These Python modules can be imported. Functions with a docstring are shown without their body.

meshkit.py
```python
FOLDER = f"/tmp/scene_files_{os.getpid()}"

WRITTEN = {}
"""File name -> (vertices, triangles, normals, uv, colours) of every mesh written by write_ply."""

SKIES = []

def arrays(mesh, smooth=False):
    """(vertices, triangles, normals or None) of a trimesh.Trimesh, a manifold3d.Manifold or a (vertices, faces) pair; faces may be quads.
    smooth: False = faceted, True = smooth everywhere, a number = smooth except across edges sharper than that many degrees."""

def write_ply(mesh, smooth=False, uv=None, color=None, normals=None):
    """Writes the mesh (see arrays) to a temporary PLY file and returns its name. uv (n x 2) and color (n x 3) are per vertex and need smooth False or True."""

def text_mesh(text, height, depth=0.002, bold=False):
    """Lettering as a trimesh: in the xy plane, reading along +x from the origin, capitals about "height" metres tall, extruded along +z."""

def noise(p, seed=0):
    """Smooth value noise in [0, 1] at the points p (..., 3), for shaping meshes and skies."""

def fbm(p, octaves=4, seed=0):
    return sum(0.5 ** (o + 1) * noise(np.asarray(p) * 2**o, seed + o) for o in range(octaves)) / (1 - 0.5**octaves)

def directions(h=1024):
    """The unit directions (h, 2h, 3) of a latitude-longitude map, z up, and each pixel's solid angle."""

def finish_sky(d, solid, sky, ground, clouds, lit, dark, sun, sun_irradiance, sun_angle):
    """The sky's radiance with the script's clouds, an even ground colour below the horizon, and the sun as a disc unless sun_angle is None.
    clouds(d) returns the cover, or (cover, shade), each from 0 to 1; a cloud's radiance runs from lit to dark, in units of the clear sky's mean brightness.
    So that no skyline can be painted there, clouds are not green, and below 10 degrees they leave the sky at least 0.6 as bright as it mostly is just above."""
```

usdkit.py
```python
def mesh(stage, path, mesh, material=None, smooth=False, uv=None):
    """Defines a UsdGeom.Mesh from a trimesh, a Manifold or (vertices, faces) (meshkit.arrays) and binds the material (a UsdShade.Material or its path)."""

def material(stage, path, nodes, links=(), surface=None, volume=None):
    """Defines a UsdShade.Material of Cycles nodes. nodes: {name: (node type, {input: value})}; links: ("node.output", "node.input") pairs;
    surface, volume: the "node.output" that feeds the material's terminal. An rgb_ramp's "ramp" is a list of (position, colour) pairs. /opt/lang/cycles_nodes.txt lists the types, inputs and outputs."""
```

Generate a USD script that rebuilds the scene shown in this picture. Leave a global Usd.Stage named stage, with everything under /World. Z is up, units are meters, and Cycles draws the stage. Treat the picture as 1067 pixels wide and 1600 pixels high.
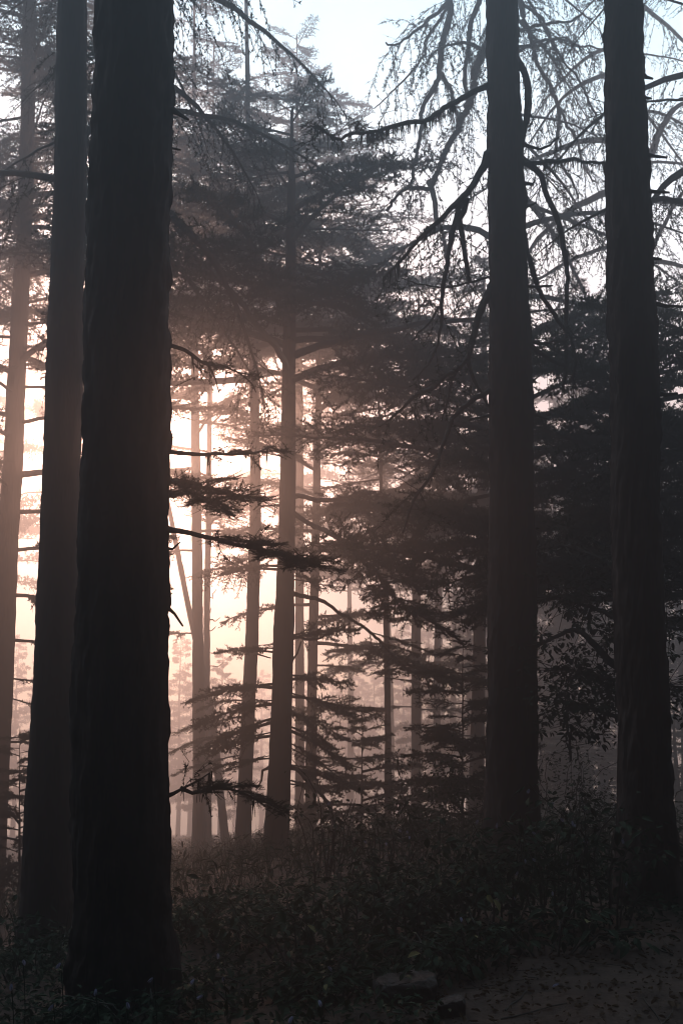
import math, random
import numpy as np
import meshkit, usdkit
from pxr import Gf, Sdf, Usd, UsdGeom, UsdLux, UsdShade, Vt

stage = Usd.Stage.CreateInMemory()
UsdGeom.SetStageUpAxis(stage, 'Z')
UsdGeom.SetStageMetersPerUnit(stage, 1.0)
UsdGeom.Xform.Define(stage, '/World')
UsdGeom.Scope.Define(stage, '/World/Looks')
rng = np.random.default_rng(7)
random.seed(7)

# ------------------------------------------------------------------ camera, sky, sun, exposure
F = 1900.0                                   # focal length in pixels of the 1067 x 1600 photograph
PITCH = math.radians(7.5)
EYE = np.array([0.0, 0.0, 1.6])
cam = UsdGeom.Camera.Define(stage, '/World/camera')
cam.CreateHorizontalApertureAttr(24.0)
cam.CreateFocalLengthAttr(24.0 * F / 1067.0)
cam.CreateClippingRangeAttr((0.05, 5000.0))
cam.CreateExposureAttr(0.8)
xf = UsdGeom.Xformable(cam)
xf.AddTranslateOp().Set(Gf.Vec3d(*EYE))
xf.AddRotateXOp().Set(90 + math.degrees(PITCH))

SUN_EL, SUN_AZ = math.radians(13.4), math.radians(-9.3)
sun = UsdLux.DistantLight.Define(stage, '/World/sun')
sun.CreateIntensityAttr(0.4)
sun.CreateNormalizeAttr(True)
sun.CreateAngleAttr(10.0)          # veiled by mist
sun.CreateColorAttr(Gf.Vec3f(1.0, 0.6, 0.41))
sx = UsdGeom.Xformable(sun)
sx.AddRotateZOp().Set(-math.degrees(SUN_AZ))
sx.AddRotateXOp().Set(-(90 - math.degrees(SUN_EL)))

SUN_DIR = (math.sin(SUN_AZ) * math.cos(SUN_EL), math.cos(SUN_AZ) * math.cos(SUN_EL), math.sin(SUN_EL))
sky_mat = usdkit.material(stage, '/World/Looks/sky_light', {
    'sky': ('sky_texture', {'sky_type': 'single_scattering', 'sun_disc': False, 'sun_elevation': SUN_EL,
                            'sun_rotation': SUN_AZ % (2 * math.pi), 'altitude': 1800.0, 'air_density': 1.0,
                            'aerosol_density': 1.2, 'ozone_density': 2.0}),
    'tc': ('texture_coordinate', {}),
    'dot': ('vector_math', {'math_type': 'dot_product', 'vector2': SUN_DIR}),       # thin cloud is brightest round the sun
    'glow': ('map_range', {'range_type': 'smoothstep', 'from_min': -0.2, 'from_max': 1.0, 'to_min': 0.15, 'to_max': 22.0, 'clamp': True}),
    'xyz': ('separate_xyz', {}),
    'tint': ('rgb_ramp', {'ramp': [(0.0, (0.28, 0.22, 0.21)), (0.07, (0.36, 0.29, 0.27)), (0.2, (0.75, 0.6, 0.54)), (0.32, (0.95, 0.97, 1.0)), (0.44, (0.70, 0.9, 1.0)), (0.6, (0.5, 0.8, 1.0)), (1.0, (0.5, 0.8, 1.0))]}),   # warm near the horizon at dawn
    'veil': ('mix', {'mix_type': 'multiply', 'fac': 1.0}),
    'n': ('noise_texture', {'scale': 2.2, 'detail': 5.0, 'roughness': 0.6}),
    'cover': ('map_range', {'from_min': 0.3, 'from_max': 0.7, 'to_min': 0.65, 'to_max': 0.95, 'clamp': True}),
    'm': ('mix', {'mix_type': 'mix'}),
    'bg': ('background_shader', {'strength': 0.05}),
}, [('tc.generated', 'dot.vector1'), ('dot.value', 'glow.value'), ('glow.result', 'veil.color2'), ('tc.generated', 'xyz.vector'), ('xyz.z', 'tint.fac'), ('tint.color', 'veil.color1'), ('tc.generated', 'n.vector'), ('n.fac', 'cover.value'),
    ('sky.color', 'm.color1'), ('veil.color', 'm.color2'), ('cover.result', 'm.fac'), ('m.color', 'bg.color')], surface='bg.background')
sky = UsdLux.DomeLight.Define(stage, '/World/sky')
UsdShade.MaterialBindingAPI.Apply(sky.GetPrim()).Bind(sky_mat)
sky.GetPrim().SetCustomDataByKey('kind', 'structure')

# ------------------------------------------------------------------ helpers
CP, SP = math.cos(PITCH), math.sin(PITCH)


def at(px, py, Y):
    """World point seen at pixel (px, py) of the photograph, at the distance Y in front of the camera."""
    u, v = (px - 533.5) / F, (800.0 - py) / F
    d = np.array([u, CP - v * SP, SP + v * CP])
    return EYE + d * (Y / d[1])


def px_to_m(w, Y):
    return w * Y / F / CP


_taken = {}


def numbered(parent, name):
    key = parent + '/' + name
    n = _taken.get(key, -1) + 1
    _taken[key] = n
    return key if n == 0 else f'{key}_{n:03d}'


def obj(name, mesh, mat, parent='/World', smooth=False):
    path = numbered(str(parent), name)
    return usdkit.mesh(stage, path, mesh, mat, smooth=smooth).GetPrim()


def tag(p, label=None, cat=None, group=None, kind=None):
    for k, v in (('label', label), ('category', cat), ('group', group), ('kind', kind)):
        if v:
            p.SetCustomDataByKey(k, v)
    return p


def thing(name, label, cat, loc=(0, 0, 0), group=None):
    x = UsdGeom.Xform.Define(stage, numbered('/World', name))
    x.AddTranslateOp().Set(Gf.Vec3d(*map(float, loc)))
    return tag(x.GetPrim(), label, cat, group)


class MB:
    """Collects triangles of one mesh."""

    def __init__(self):
        self.v, self.f, self.n = [], [], 0

    def add(self, v, f):
        v, f = np.asarray(v, float), np.asarray(f, int)
        self.v.append(v)
        self.f.append(f + self.n)
        self.n += len(v)

    def get(self, off=None):
        v = np.vstack(self.v)
        return (v if off is None else v - np.asarray(off), np.vstack(self.f))

    def tris(self):
        return sum(map(len, self.f))


def unit(v):
    v = np.asarray(v, float)
    return v / np.maximum(np.linalg.norm(v, axis=-1, keepdims=True), 1e-12)


def smooth_path(pts, step):
    """Catmull-Rom through pts (n x k), resampled about every step along the first three columns."""
    P = np.asarray(pts, float)
    if len(P) == 2:
        n = max(2, int(np.linalg.norm(P[1, :3] - P[0, :3]) / step) + 1)
        return P[0] + (P[1] - P[0]) * np.linspace(0, 1, n)[:, None]
    Q = np.vstack([2 * P[0] - P[1], P, 2 * P[-1] - P[-2]])
    out = []
    for i in range(1, len(Q) - 2):
        a, b, c, d = Q[i - 1], Q[i], Q[i + 1], Q[i + 2]
        n = max(1, int(np.linalg.norm(c[:3] - b[:3]) / step))
        t = (np.arange(n) / n)[:, None]
        out.append(0.5 * (2 * b + (c - a) * t + (2 * a - 5 * b + 4 * c - d) * t ** 2 + (3 * b - a - 3 * c + d) * t ** 3))
    out.append(P[-1:])
    return np.vstack(out)


def tube(pts, rad, sides=6, cap=True):
    """A tube along pts with the radii rad."""
    P = np.asarray(pts, float)
    n = len(P)
    r = np.broadcast_to(np.asarray(rad, float), (n,))
    T = np.gradient(P, axis=0)
    T = unit(T)
    ref = np.array([0, 0, 1.0]) if abs(T[:, 2]).mean() < 0.8 else np.array([1.0, 0, 0])
    A = unit(np.cross(T, ref))
    B = np.cross(T, A)
    ang = np.arange(sides) / sides * 2 * math.pi
    ring = P[:, None] + r[:, None, None] * (A[:, None] * np.cos(ang)[None, :, None] + B[:, None] * np.sin(ang)[None, :, None])
    v = ring.reshape(-1, 3)
    i = np.arange(n - 1)[:, None] * sides
    j = np.arange(sides)[None]
    k = (j + 1) % sides
    a, b, c, d = i + j, i + k, i + sides + k, i + sides + j
    f = np.concatenate([np.stack([a, b, c], -1).reshape(-1, 3), np.stack([a, c, d], -1).reshape(-1, 3)])
    if cap:
        v = np.vstack([v, P[:1], P[-1:]])
        m = n * sides
        jj = np.arange(sides)
        kk = (jj + 1) % sides
        f = np.vstack([f, np.stack([kk, jj, np.full(sides, m)], 1), np.stack([jj + m - sides, kk + m - sides, np.full(sides, m + 1)], 1)])
    return v, f[:, ::-1]


def twigs(a, b, r0, r1):
    """Three-sided prisms from the points a to b (n x 3)."""
    a, b = np.asarray(a, float), np.asarray(b, float)
    n = len(a)
    T = unit(b - a)
    ref = np.where(abs(T[:, 2:3]) < 0.8, [[0, 0, 1.0]], [[1.0, 0, 0]])
    A = unit(np.cross(T, ref))
    B = np.cross(T, A)
    ang = np.arange(3) / 3 * 2 * math.pi
    o = A[:, None] * np.cos(ang)[None, :, None] + B[:, None] * np.sin(ang)[None, :, None]
    r0 = np.broadcast_to(r0, (n,))[:, None, None]
    r1 = np.broadcast_to(r1, (n,))[:, None, None]
    v = np.concatenate([a[:, None] + o * r0, b[:, None] + o * r1], 1).reshape(-1, 3)
    base = np.array([[0, 1, 4], [0, 4, 3], [1, 2, 5], [1, 5, 4], [2, 0, 3], [2, 3, 5]])
    f = (np.arange(n)[:, None, None] * 6 + base[None]).reshape(-1, 3)
    return v, f


def blades(p, d, length, width, g, per=3, spread=1.0, lift=0.25):
    """Needle tufts: per thin triangles at each point p, fanning about the twig directions d."""
    n = len(p) * per
    P = np.repeat(p, per, 0)
    D = unit(np.repeat(d, per, 0) * 0.45 + g.normal(size=(n, 3)) * spread * 0.6 + np.array([0, 0, lift]))
    S = unit(np.cross(D, g.normal(size=(n, 3))))
    L = length * g.uniform(0.65, 1.25, (n, 1))
    W = width * g.uniform(0.7, 1.2, (n, 1))
    v = np.stack([P - S * W / 2, P + S * W / 2, P + D * L], 1).reshape(-1, 3)
    return v, np.arange(n * 3).reshape(-1, 3)


def scatter(template, pos, R, s):
    """Copies of template (v, f) at pos with rotations R (n x 3 x 3) and sizes s, as one mesh."""
    v, f = template
    n = len(pos)
    V = np.einsum('nij,vj->nvi', R, v) * np.asarray(s).reshape(-1, 1, 1) + pos[:, None]
    Fc = (f[None] + (np.arange(n) * len(v))[:, None, None]).reshape(-1, 3)
    return V.reshape(-1, 3), Fc


def frames(forward, up):
    """Rotation matrices whose x axis is forward and whose z axis is near up."""
    X = unit(forward)
    Y = unit(np.cross(up, X))
    Z = np.cross(X, Y)
    return np.stack([X, Y, Z], -1)


# ------------------------------------------------------------------ materials
def noisy(name, dark, light, scale, rough=0.9, bump=0.0, detail=6.0, stretch=(1, 1, 1), bscale=None, spec=0.15):
    nodes = {
        'tc': ('texture_coordinate', {}),
        'mp': ('mapping', {'scale': stretch}),
        'n': ('noise_texture', {'scale': float(scale), 'detail': float(detail), 'roughness': 0.65}),
        'r': ('rgb_ramp', {'ramp': [(0.3, dark), (0.7, light)]}),
        'p': ('principled_bsdf', {'roughness': rough, 'specular_ior_level': spec}),
    }
    links = [('tc.object', 'mp.vector'), ('mp.vector', 'n.vector'), ('n.fac', 'r.fac'), ('r.color', 'p.base_color')]
    if bump:
        nodes['n2'] = ('noise_texture', {'scale': float(bscale or scale * 3), 'detail': 8.0, 'roughness': 0.7})
        nodes['b'] = ('bump', {'strength': 1.0, 'distance': bump})
        links += [('mp.vector', 'n2.vector'), ('n2.fac', 'b.height'), ('b.normal', 'p.normal')]
    return usdkit.material(stage, '/World/Looks/' + name, nodes, links, surface='p.BSDF')


def leafy(name, a, b, trans=0.25, rough=0.6):
    nodes = {
        'o': ('geometry', {}),
        'r': ('rgb_ramp', {'ramp': [(0.0, a), (1.0, b)]}),
        'p': ('principled_bsdf', {'roughness': rough, 'specular_ior_level': 0.1}),
        't': ('translucent_bsdf', {}),
        'm': ('mix_closure', {'fac': trans}),
    }
    links = [('o.random_per_island', 'r.fac'), ('r.color', 'p.base_color'), ('r.color', 't.color'), ('p.BSDF', 'm.closure1'), ('t.BSDF', 'm.closure2')]
    return usdkit.material(stage, '/World/Looks/' + name, nodes, links, surface='m.closure')


BARK = noisy('bark', (0.04, 0.021, 0.018), (0.12, 0.068, 0.056), 6, 0.95, 0.05, stretch=(1, 1, 0.18))
LIMB = noisy('limb_bark', (0.045, 0.035, 0.03), (0.11, 0.085, 0.07), 10, 0.95, 0.004)
NEEDLE = leafy('cedar_needles', (0.03, 0.042, 0.026), (0.06, 0.075, 0.045))
LEAF = leafy('shrub_leaf', (0.028, 0.042, 0.02), (0.07, 0.08, 0.04), 0.15, 0.75)
DRYLEAF = leafy('dry_leaf', (0.10, 0.055, 0.03), (0.24, 0.15, 0.09), 0.2, 0.8)
YELLOW = leafy('yellowing_leaf', (0.2, 0.16, 0.06), (0.28, 0.2, 0.08), 0.3, 0.6)
PETAL = leafy('pale_petal', (0.32, 0.29, 0.42), (0.5, 0.46, 0.6), 0.35, 0.6)
SOIL = noisy('forest_soil', (0.05, 0.03, 0.024), (0.14, 0.085, 0.066), 3.0, 0.97, 0.02, bscale=25)
ROCK = noisy('rock', (0.05, 0.034, 0.03), (0.12, 0.085, 0.075), 5.0, 0.9, 0.01, bscale=20)
MOSS = leafy('beard_moss', (0.05, 0.06, 0.04), (0.09, 0.10, 0.07), 0.3, 0.9)

# ------------------------------------------------------------------ ground
def ground_z(x, y):
    x, y = np.asarray(x, float), np.asarray(y, float)
    t = (y - 12.0) * 0.125
    down = -np.logaddexp(0, t * 1.5) / 1.5
    left = -0.22 * np.log1p(np.exp(np.clip(-(x - 0.2) * 2, -30, 30))) / 2 * np.clip(1.6 - y / 40.0, 0.2, 1)
    side = np.where(x > 4, 0.05 * np.minimum(x - 4, 40), 0)
    p = np.stack([x, y, 0 * x], -1)
    bumps = (meshkit.fbm(p * 0.35, 3, 3) - 0.5) * 0.35 + (meshkit.fbm(p * 2.5, 3, 5) - 0.5) * 0.09
    return down + left + side + bumps


def sheet(xs, ys):
    X, Y = np.meshgrid(xs, ys)
    v = np.stack([X, Y, ground_z(X, Y)], -1).reshape(-1, 3)
    w = len(xs)
    i = np.arange(len(ys) - 1)[:, None] * w + np.arange(w - 1)[None]
    f = np.concatenate([np.stack([i, i + 1, i + w + 1], -1).reshape(-1, 3), np.stack([i, i + w + 1, i + w], -1).reshape(-1, 3)])
    return v, f


def ground_hit(px, py):
    """The point of the ground seen at a pixel."""
    Ys = np.linspace(2, 60, 3000)
    d = (at(px, py, 1.0) - EYE)
    P = EYE + d * Ys[:, None]
    k = int(np.argmax(P[:, 2] < ground_z(P[:, 0], P[:, 1])))
    return P[k]


def warp(lo, hi, n, c, near):
    """n numbers from lo to hi, denser within near of c."""
    t = np.linspace(-1, 1, n)
    s = np.sinh(t * 3.2) / math.sinh(3.2)
    return np.where(s < 0, c + s * (c - lo), c + s * (hi - c))


tag(obj('ground', sheet(warp(-100, 100, 260, 0.5, 5), warp(-30, 163, 300, 8, 5)), SOIL, smooth=True), 'dark forest floor falling away into the misty valley', 'ground', kind='structure')

# ------------------------------------------------------------------ haze
HAZE = usdkit.material(stage, '/World/Looks/haze', {
    'v': ('principled_volume', {'color': (1.0, 0.89, 0.91), 'density': 0.0105, 'anisotropy': 0.87}),
}, [], surface=None, volume='v.volume')
bx0, bx1 = np.array([-110.0, -40.0, -34.0]), np.array([110.0, 166.0, 26.5])
c8 = np.array([[x, y, z] for x in (0, 1) for y in (0, 1) for z in (0, 1)]) * (bx1 - bx0) + bx0
bf = np.array([[0, 1, 3], [0, 3, 2], [4, 6, 7], [4, 7, 5], [0, 4, 5], [0, 5, 1], [2, 3, 7], [2, 7, 6], [0, 2, 6], [0, 6, 4], [1, 5, 7], [1, 7, 3]])
tag(obj('haze', (c8, bf), HAZE), 'pale morning mist hanging between the cedar trunks', 'mist', kind='stuff')

# ------------------------------------------------------------------ cedar limbs: classes that every tree refers to
def limb_mesh(L, seed, pad=1.0, droop=0.5, hang=0.0, density=1.0, bare=0.18, needle=0.05, blade=0.02, gap=0.034):
    """A cedar limb along +x: a tapering axis, side shoots in a flat spray, needle tufts along them. Returns (wood, needles)."""
    g = np.random.default_rng(seed)
    n = max(6, int(L / 0.22))
    t = np.linspace(0, 1, n)
    wob = np.cumsum(g.normal(0, 0.03, n)) * L * 0.16
    wobz = np.cumsum(g.normal(0, 0.025, n)) * L * 0.12
    axis = np.stack([t * L, wob - wob[0], 0.10 * L * t - droop * 0.30 * L * t ** 2 + wobz - wobz[0]], 1)
    r = 0.0115 * L * (1 - t) ** 0.8 + 0.004
    wood, leaf = MB(), MB()
    wood.add(*tube(axis, r, 5))
    A, B, R0 = [], [], []
    TP, TD = [], []
    k = int(max(L, 2.2) / 0.085 * density)
    for i in range(k):
        s = bare + (1 - bare) * (i + g.random()) / k
        side = 1 if i % 2 else -1
        p0 = np.array([np.interp(s, t, axis[:, c]) for c in range(3)])
        ln = L * 0.36 * pad * (1 - s) ** 0.6 * (0.35 + 0.65 * min(1, s / 0.45)) * g.uniform(0.4, 1.25) + min(0.10, L * 0.05)
        if g.random() < 0.12:
            ln *= 0.3
        ang = math.radians(g.uniform(38, 74))
        d = np.array([math.cos(ang), side * math.sin(ang), g.normal(0.03, 0.13) - hang * g.uniform(0.2, 0.9)])
        d = unit(d)
        m = max(3, int(ln / 0.12))
        tt = np.linspace(0, 1, m)
        q = p0 + d * ln * tt[:, None] + np.array([0, 0, -1]) * (0.16 + hang * 0.5) * ln * (tt ** 2)[:, None] + np.cumsum(g.normal(0, 0.012, (m, 3)), 0) * ln
        q[0] = p0
        A.append(q[:-1]); B.append(q[1:]); R0.append(np.linspace(0.008, 0.003, m)[:-1] * (0.6 + 0.4 * ln))
        segs = [(q[j], q[j + 1]) for j in range(m - 1)]
        for j in range(1, m):                       # second order shoots
            for sd in (1, -1):
                if g.random() < 0.85 * min(1, density * 1.1):
                    l2 = g.uniform(0.08, 0.28) * (0.5 + 0.6 * pad) * (1.15 - 0.6 * tt[j])
                    d2 = unit(d * 0.8 + np.array([-d[1], d[0], 0]) * sd * 0.8 + np.array([0, 0, g.normal(0, 0.2) - hang * 0.6]))
                    e = q[j] + d2 * l2
                    A.append(q[j][None]); B.append(e[None]); R0.append(np.array([0.0035]))
                    segs.append((q[j], e))
        for a, b in segs:
            l = np.linalg.norm(b - a)
            c = max(1, int(l / gap * density))
            u = (np.arange(c) + g.random(c)) / c
            TP.append(a + (b - a) * u[:, None])
            TD.append(np.repeat(unit(b - a)[None], c, 0))
    wood.add(*twigs(np.vstack(A), np.vstack(B), np.concatenate(R0), 0.7 * np.concatenate(R0)))
    TP, TD = np.vstack(TP), np.vstack(TD)
    leaf.add(*blades(TP, TD, needle, blade, g, per=4))
    return wood.get(), leaf.get(), axis


LIMBS = {}


def limb_class(key, count, **kw):
    LIMBS[key] = []
    for i in range(count):
        w, l, axis = limb_mesh(seed=hash_seed(key, i), **kw)
        path = f'/World/{key}_kind_{i:03d}'
        stage.CreateClassPrim(path)
        usdkit.mesh(stage, path + '/wood', w, LIMB)
        usdkit.mesh(stage, path + '/needles', l, NEEDLE)
        LIMBS[key].append((path, kw['L']))


def hash_seed(key, i):
    return sum(ord(c) * (k + 1) for k, c in enumerate(key)) * 131 + i * 977


limb_class('long_spray', 8, L=5.0, pad=1.0, droop=0.55)
limb_class('middle_spray', 8, L=3.2, pad=1.05, droop=0.45)
limb_class('short_spray', 6, L=1.7, pad=1.1, droop=0.35)
limb_class('fine_spray', 6, L=0.8, pad=1.2, droop=0.4, bare=0.12, needle=0.026, blade=0.004, gap=0.011)
limb_class('weeping_spray', 7, L=3.6, pad=0.9, droop=1.3, hang=0.75, density=0.62, bare=0.1, needle=0.042)


def put_limb(tree, origin, base, az, size, key, pitch=0.0, roll=0.0, g=rng, name='branch'):
    """An instance of a limb of about the given length on the tree, at base, pointing to az (radians from +x)."""
    path, L = LIMBS[key][int(g.integers(len(LIMBS[key])))]
    s = size / L
    ca, sa, cp, sp, cr, sr = math.cos(az), math.sin(az), math.cos(pitch), math.sin(pitch), math.cos(roll), math.sin(roll)
    Rz = np.array([[ca, -sa, 0], [sa, ca, 0], [0, 0, 1]])
    Ry = np.array([[cp, 0, -sp], [0, 1, 0], [sp, 0, cp]])
    Rx = np.array([[1, 0, 0], [0, cr, -sr], [0, sr, cr]])
    M = np.eye(4)
    M[:3, :3] = (Rz @ Ry @ Rx @ np.diag([s * g.uniform(0.9, 1.1), s * g.uniform(0.7, 1.2), s * g.uniform(0.8, 1.9)])).T
    M[3, :3] = np.asarray(base) - origin
    x = UsdGeom.Xform.Define(stage, numbered(str(tree.GetPath()), name))
    x.AddTransformOp().Set(Gf.Matrix4d(*M.ravel().tolist()))
    p = x.GetPrim()
    p.GetReferences().AddInternalReference(path)
    p.SetInstanceable(True)
    return p


def pick(size):
    return 'long_spray' if size > 4 else 'middle_spray' if size > 2.3 else 'short_spray'


# ------------------------------------------------------------------ trunks
def trunk_mesh(path, rough, sides, step, seed, flare=True, ridge=9.0):
    """path: rows of x, y, z, radius from the base up. Ridged bark displaces it."""
    P = smooth_path(path, step)
    n = len(P)
    r = P[:, 3]
    ang = np.arange(sides) / sides * 2 * math.pi
    ca, sa = np.cos(ang), np.sin(ang)
    h = P[:, 2] - P[0, 2]
    R = np.repeat(r[:, None], sides, 1)
    q = np.stack([np.repeat(ca[None], n, 0) * ridge * 0.32 * r.mean() * 3, np.repeat(sa[None], n, 0) * ridge * 0.32 * r.mean() * 3, np.repeat(P[:, 2:3], sides, 1) * 1.3], -1)
    q2 = q * np.array([4.0, 4.0, 3.2])
    d = (meshkit.fbm(q * 2.0, 3, seed) - 0.5) * 1.1 + (abs(meshkit.fbm(q2, 2, seed + 9) - 0.5) - 0.1) * 2.2 + (meshkit.noise(q2 * 2.3, seed + 21) - 0.5) * 0.55
    R = R + rough * d
    lump = (meshkit.noise(np.stack([np.repeat(ca[None], n, 0), np.repeat(sa[None], n, 0), np.repeat(P[:, 2:3], sides, 1) * 0.8], -1), seed + 3) - 0.5)
    R = R + 0.12 * r[:, None] * lump
    if flare:
        k = np.exp(-np.clip(h - 0.25, 0, None) / 0.35)[:, None]
        lobes = 1 + 0.45 * np.cos(5 * ang + seed)[None] * k
        R = R * (1 + 0.09 * k * lobes)
    v = np.stack([P[:, 0:1] + R * ca, P[:, 1:2] + R * sa, np.repeat(P[:, 2:3], sides, 1)], -1).reshape(-1, 3)
    i = np.arange(n - 1)[:, None] * sides
    j = np.arange(sides)[None]
    k = (j + 1) % sides
    f = np.concatenate([np.stack([i + j, i + k, i + sides + k], -1).reshape(-1, 3), np.stack([i + j, i + sides + k, i + sides + j], -1).reshape(-1, 3)])
    v = np.vstack([v, P[-1:, :3] + [0, 0, 0.1]])
    top = (n - 1) * sides
    jj = np.arange(sides)
    f = np.vstack([f, np.stack([top + jj, top + (jj + 1) % sides, np.full(sides, n * sides)], 1)])
    return v, f


class Tree:
    """A tree whose trunk runs through pixels (px, py, width) of the photograph at distance Y, up to the height top."""

    def __init__(self, name, label, pix, Y, top, group=None, rough=0.02, sides=24, step=0.2, seed=1, foot=None, cat='tree'):
        rows = sorted(pix, key=lambda p: -p[1])
        P = []
        for px, py, w in rows:
            q = at(px, py, Y)
            P.append([*q, px_to_m(w / 2, Y)])
        P = np.array(P)
        d = (P[1] - P[0])[:3] / max(P[1, 2] - P[0, 2], 1e-6)
        gz = float(ground_z(P[0, 0], P[0, 1])) - 0.25
        if P[0, 2] > gz + 0.3:
            foot_xy = P[0, :2] + d[:2] * (gz - P[0, 2]) * 0.7
            P = np.vstack([[*foot_xy, gz, P[0, 3] * 1.06], P])
        if top > P[-1, 2] + 0.5:
            d = (P[-1] - P[-2]) / (P[-1, 2] - P[-2, 2])
            h = top - P[-1, 2]
            mid = P[-1, :3] + d[:3] * h * 0.5 * 0.6
            mid[2] = P[-1, 2] + h * 0.5
            tip = P[-1, :3] + d[:3] * h * 0.6
            tip[2] = top
            P = np.vstack([P, [*mid, P[-1, 3] * 0.6], [*tip, 0.02]])
        self.P = P
        self.o = P[0, :3].copy()
        self.t = thing(name, label, cat, self.o, group)
        self.top = P[-1, 2]
        self.g = np.random.default_rng(seed * 31 + 5)
        v, f = trunk_mesh(P, rough, sides, step, seed)
        obj('trunk', (v - self.o, f), BARK, self.t.GetPath(), smooth=True)

    def centre(self, z):
        return np.array([np.interp(z, self.P[:, 2], self.P[:, c]) for c in range(4)])

    def z_at(self, py):
        Y = self.P[len(self.P) // 2, 1]
        return at(533, py, Y)[2]

    def limb(self, z, az_deg, size, key=None, pitch=0.0, roll=0.0):
        c = self.centre(z)
        az = math.radians(az_deg)
        base = c[:3] + np.array([math.cos(az), math.sin(az), 0]) * c[3] * 0.6
        return put_limb(self.t, self.o, base, az, size, key or pick(size), math.radians(pitch), roll, self.g)

    def crown(self, z0, z1, gap, size0, size1, key=None, pitch=(-6, 16), az=None, skip=0.0):
        z, a = z0, self.g.uniform(0, 360)
        while z < z1:
            u = (z - z0) / max(self.top - z0, 1e-6)
            s = size0 + (size1 - size0) * u
            a += self.g.uniform(95, 175)
            aa = a if az is None else self.g.uniform(*az)
            if self.g.random() >= skip:
                self.limb(z, aa, s * self.g.uniform(0.65, 1.2), key, self.g.uniform(*pitch) + self.g.normal(0, 6), self.g.normal(0, 0.24))
            z += gap * self.g.uniform(0.5, 1.5)

    def stub(self, pts, Y, w0, w1=2, name='dead_branch', kinks=0.0):
        """A dead branch through pixels."""
        n = len(pts)
        P = np.array([[*at(px, py, Y + (p[0] if p else 0))] for px, py, *p in pts])
        Q = smooth_path(P, 0.06)
        tt = np.linspace(0, 1, len(Q))
        Q = Q + self.g.normal(0, kinks, Q.shape) * np.minimum(1, tt * 4)[:, None]
        r = px_to_m(np.interp(tt, [0, 1], [w0 / 2, w1 / 2]), Y) * (1 + self.g.normal(0, 0.06, len(Q)))
        v, f = tube(Q, r, 7)
        return obj(name, (v - self.o, f), LIMB, self.t.GetPath(), smooth=True)


t_near = Tree('cedar_tree', 'nearest cedar, thick black trunk from bottom to top of the left third', [(193, 1560, 156), (192, 1440, 148), (190, 1300, 145), (188, 1100, 143), (193, 900, 140), (196, 700, 136), (200, 500, 132), (204, 300, 129), (208, 100, 126), (210, -60, 124)], 8.9, 20, rough=0.045, sides=84, step=0.05, seed=1)
t_left = Tree('cedar_tree', 'grey brown cedar trunk just left of the nearest trunk', [(80, 1300, 80), (83, 1200, 75), (91, 900, 63), (100, 600, 57), (109, 300, 52), (113, 0, 48), (114, -60, 47)], 14, 20, rough=0.02, sides=48, step=0.08, seed=2)
t_edge = Tree('cedar_tree', 'sunlit hazy cedar trunk at the left edge of the picture', [(0, 1100, 36), (10, 900, 33), (21, 700, 30), (30, 500, 27), (40, 300, 25), (47, 0, 20)], 26, 22, seed=3)
t_mid = Tree('cedar_tree', 'tallest middle cedar with low drooping sprays and straight grey trunk', [(432, 1340, 38), (437, 1200, 34), (443, 1000, 31), (449, 800, 25), (451, 600, 21), (454, 400, 17), (456, 230, 8)], 23, 12.7, seed=4, sides=32)
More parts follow.
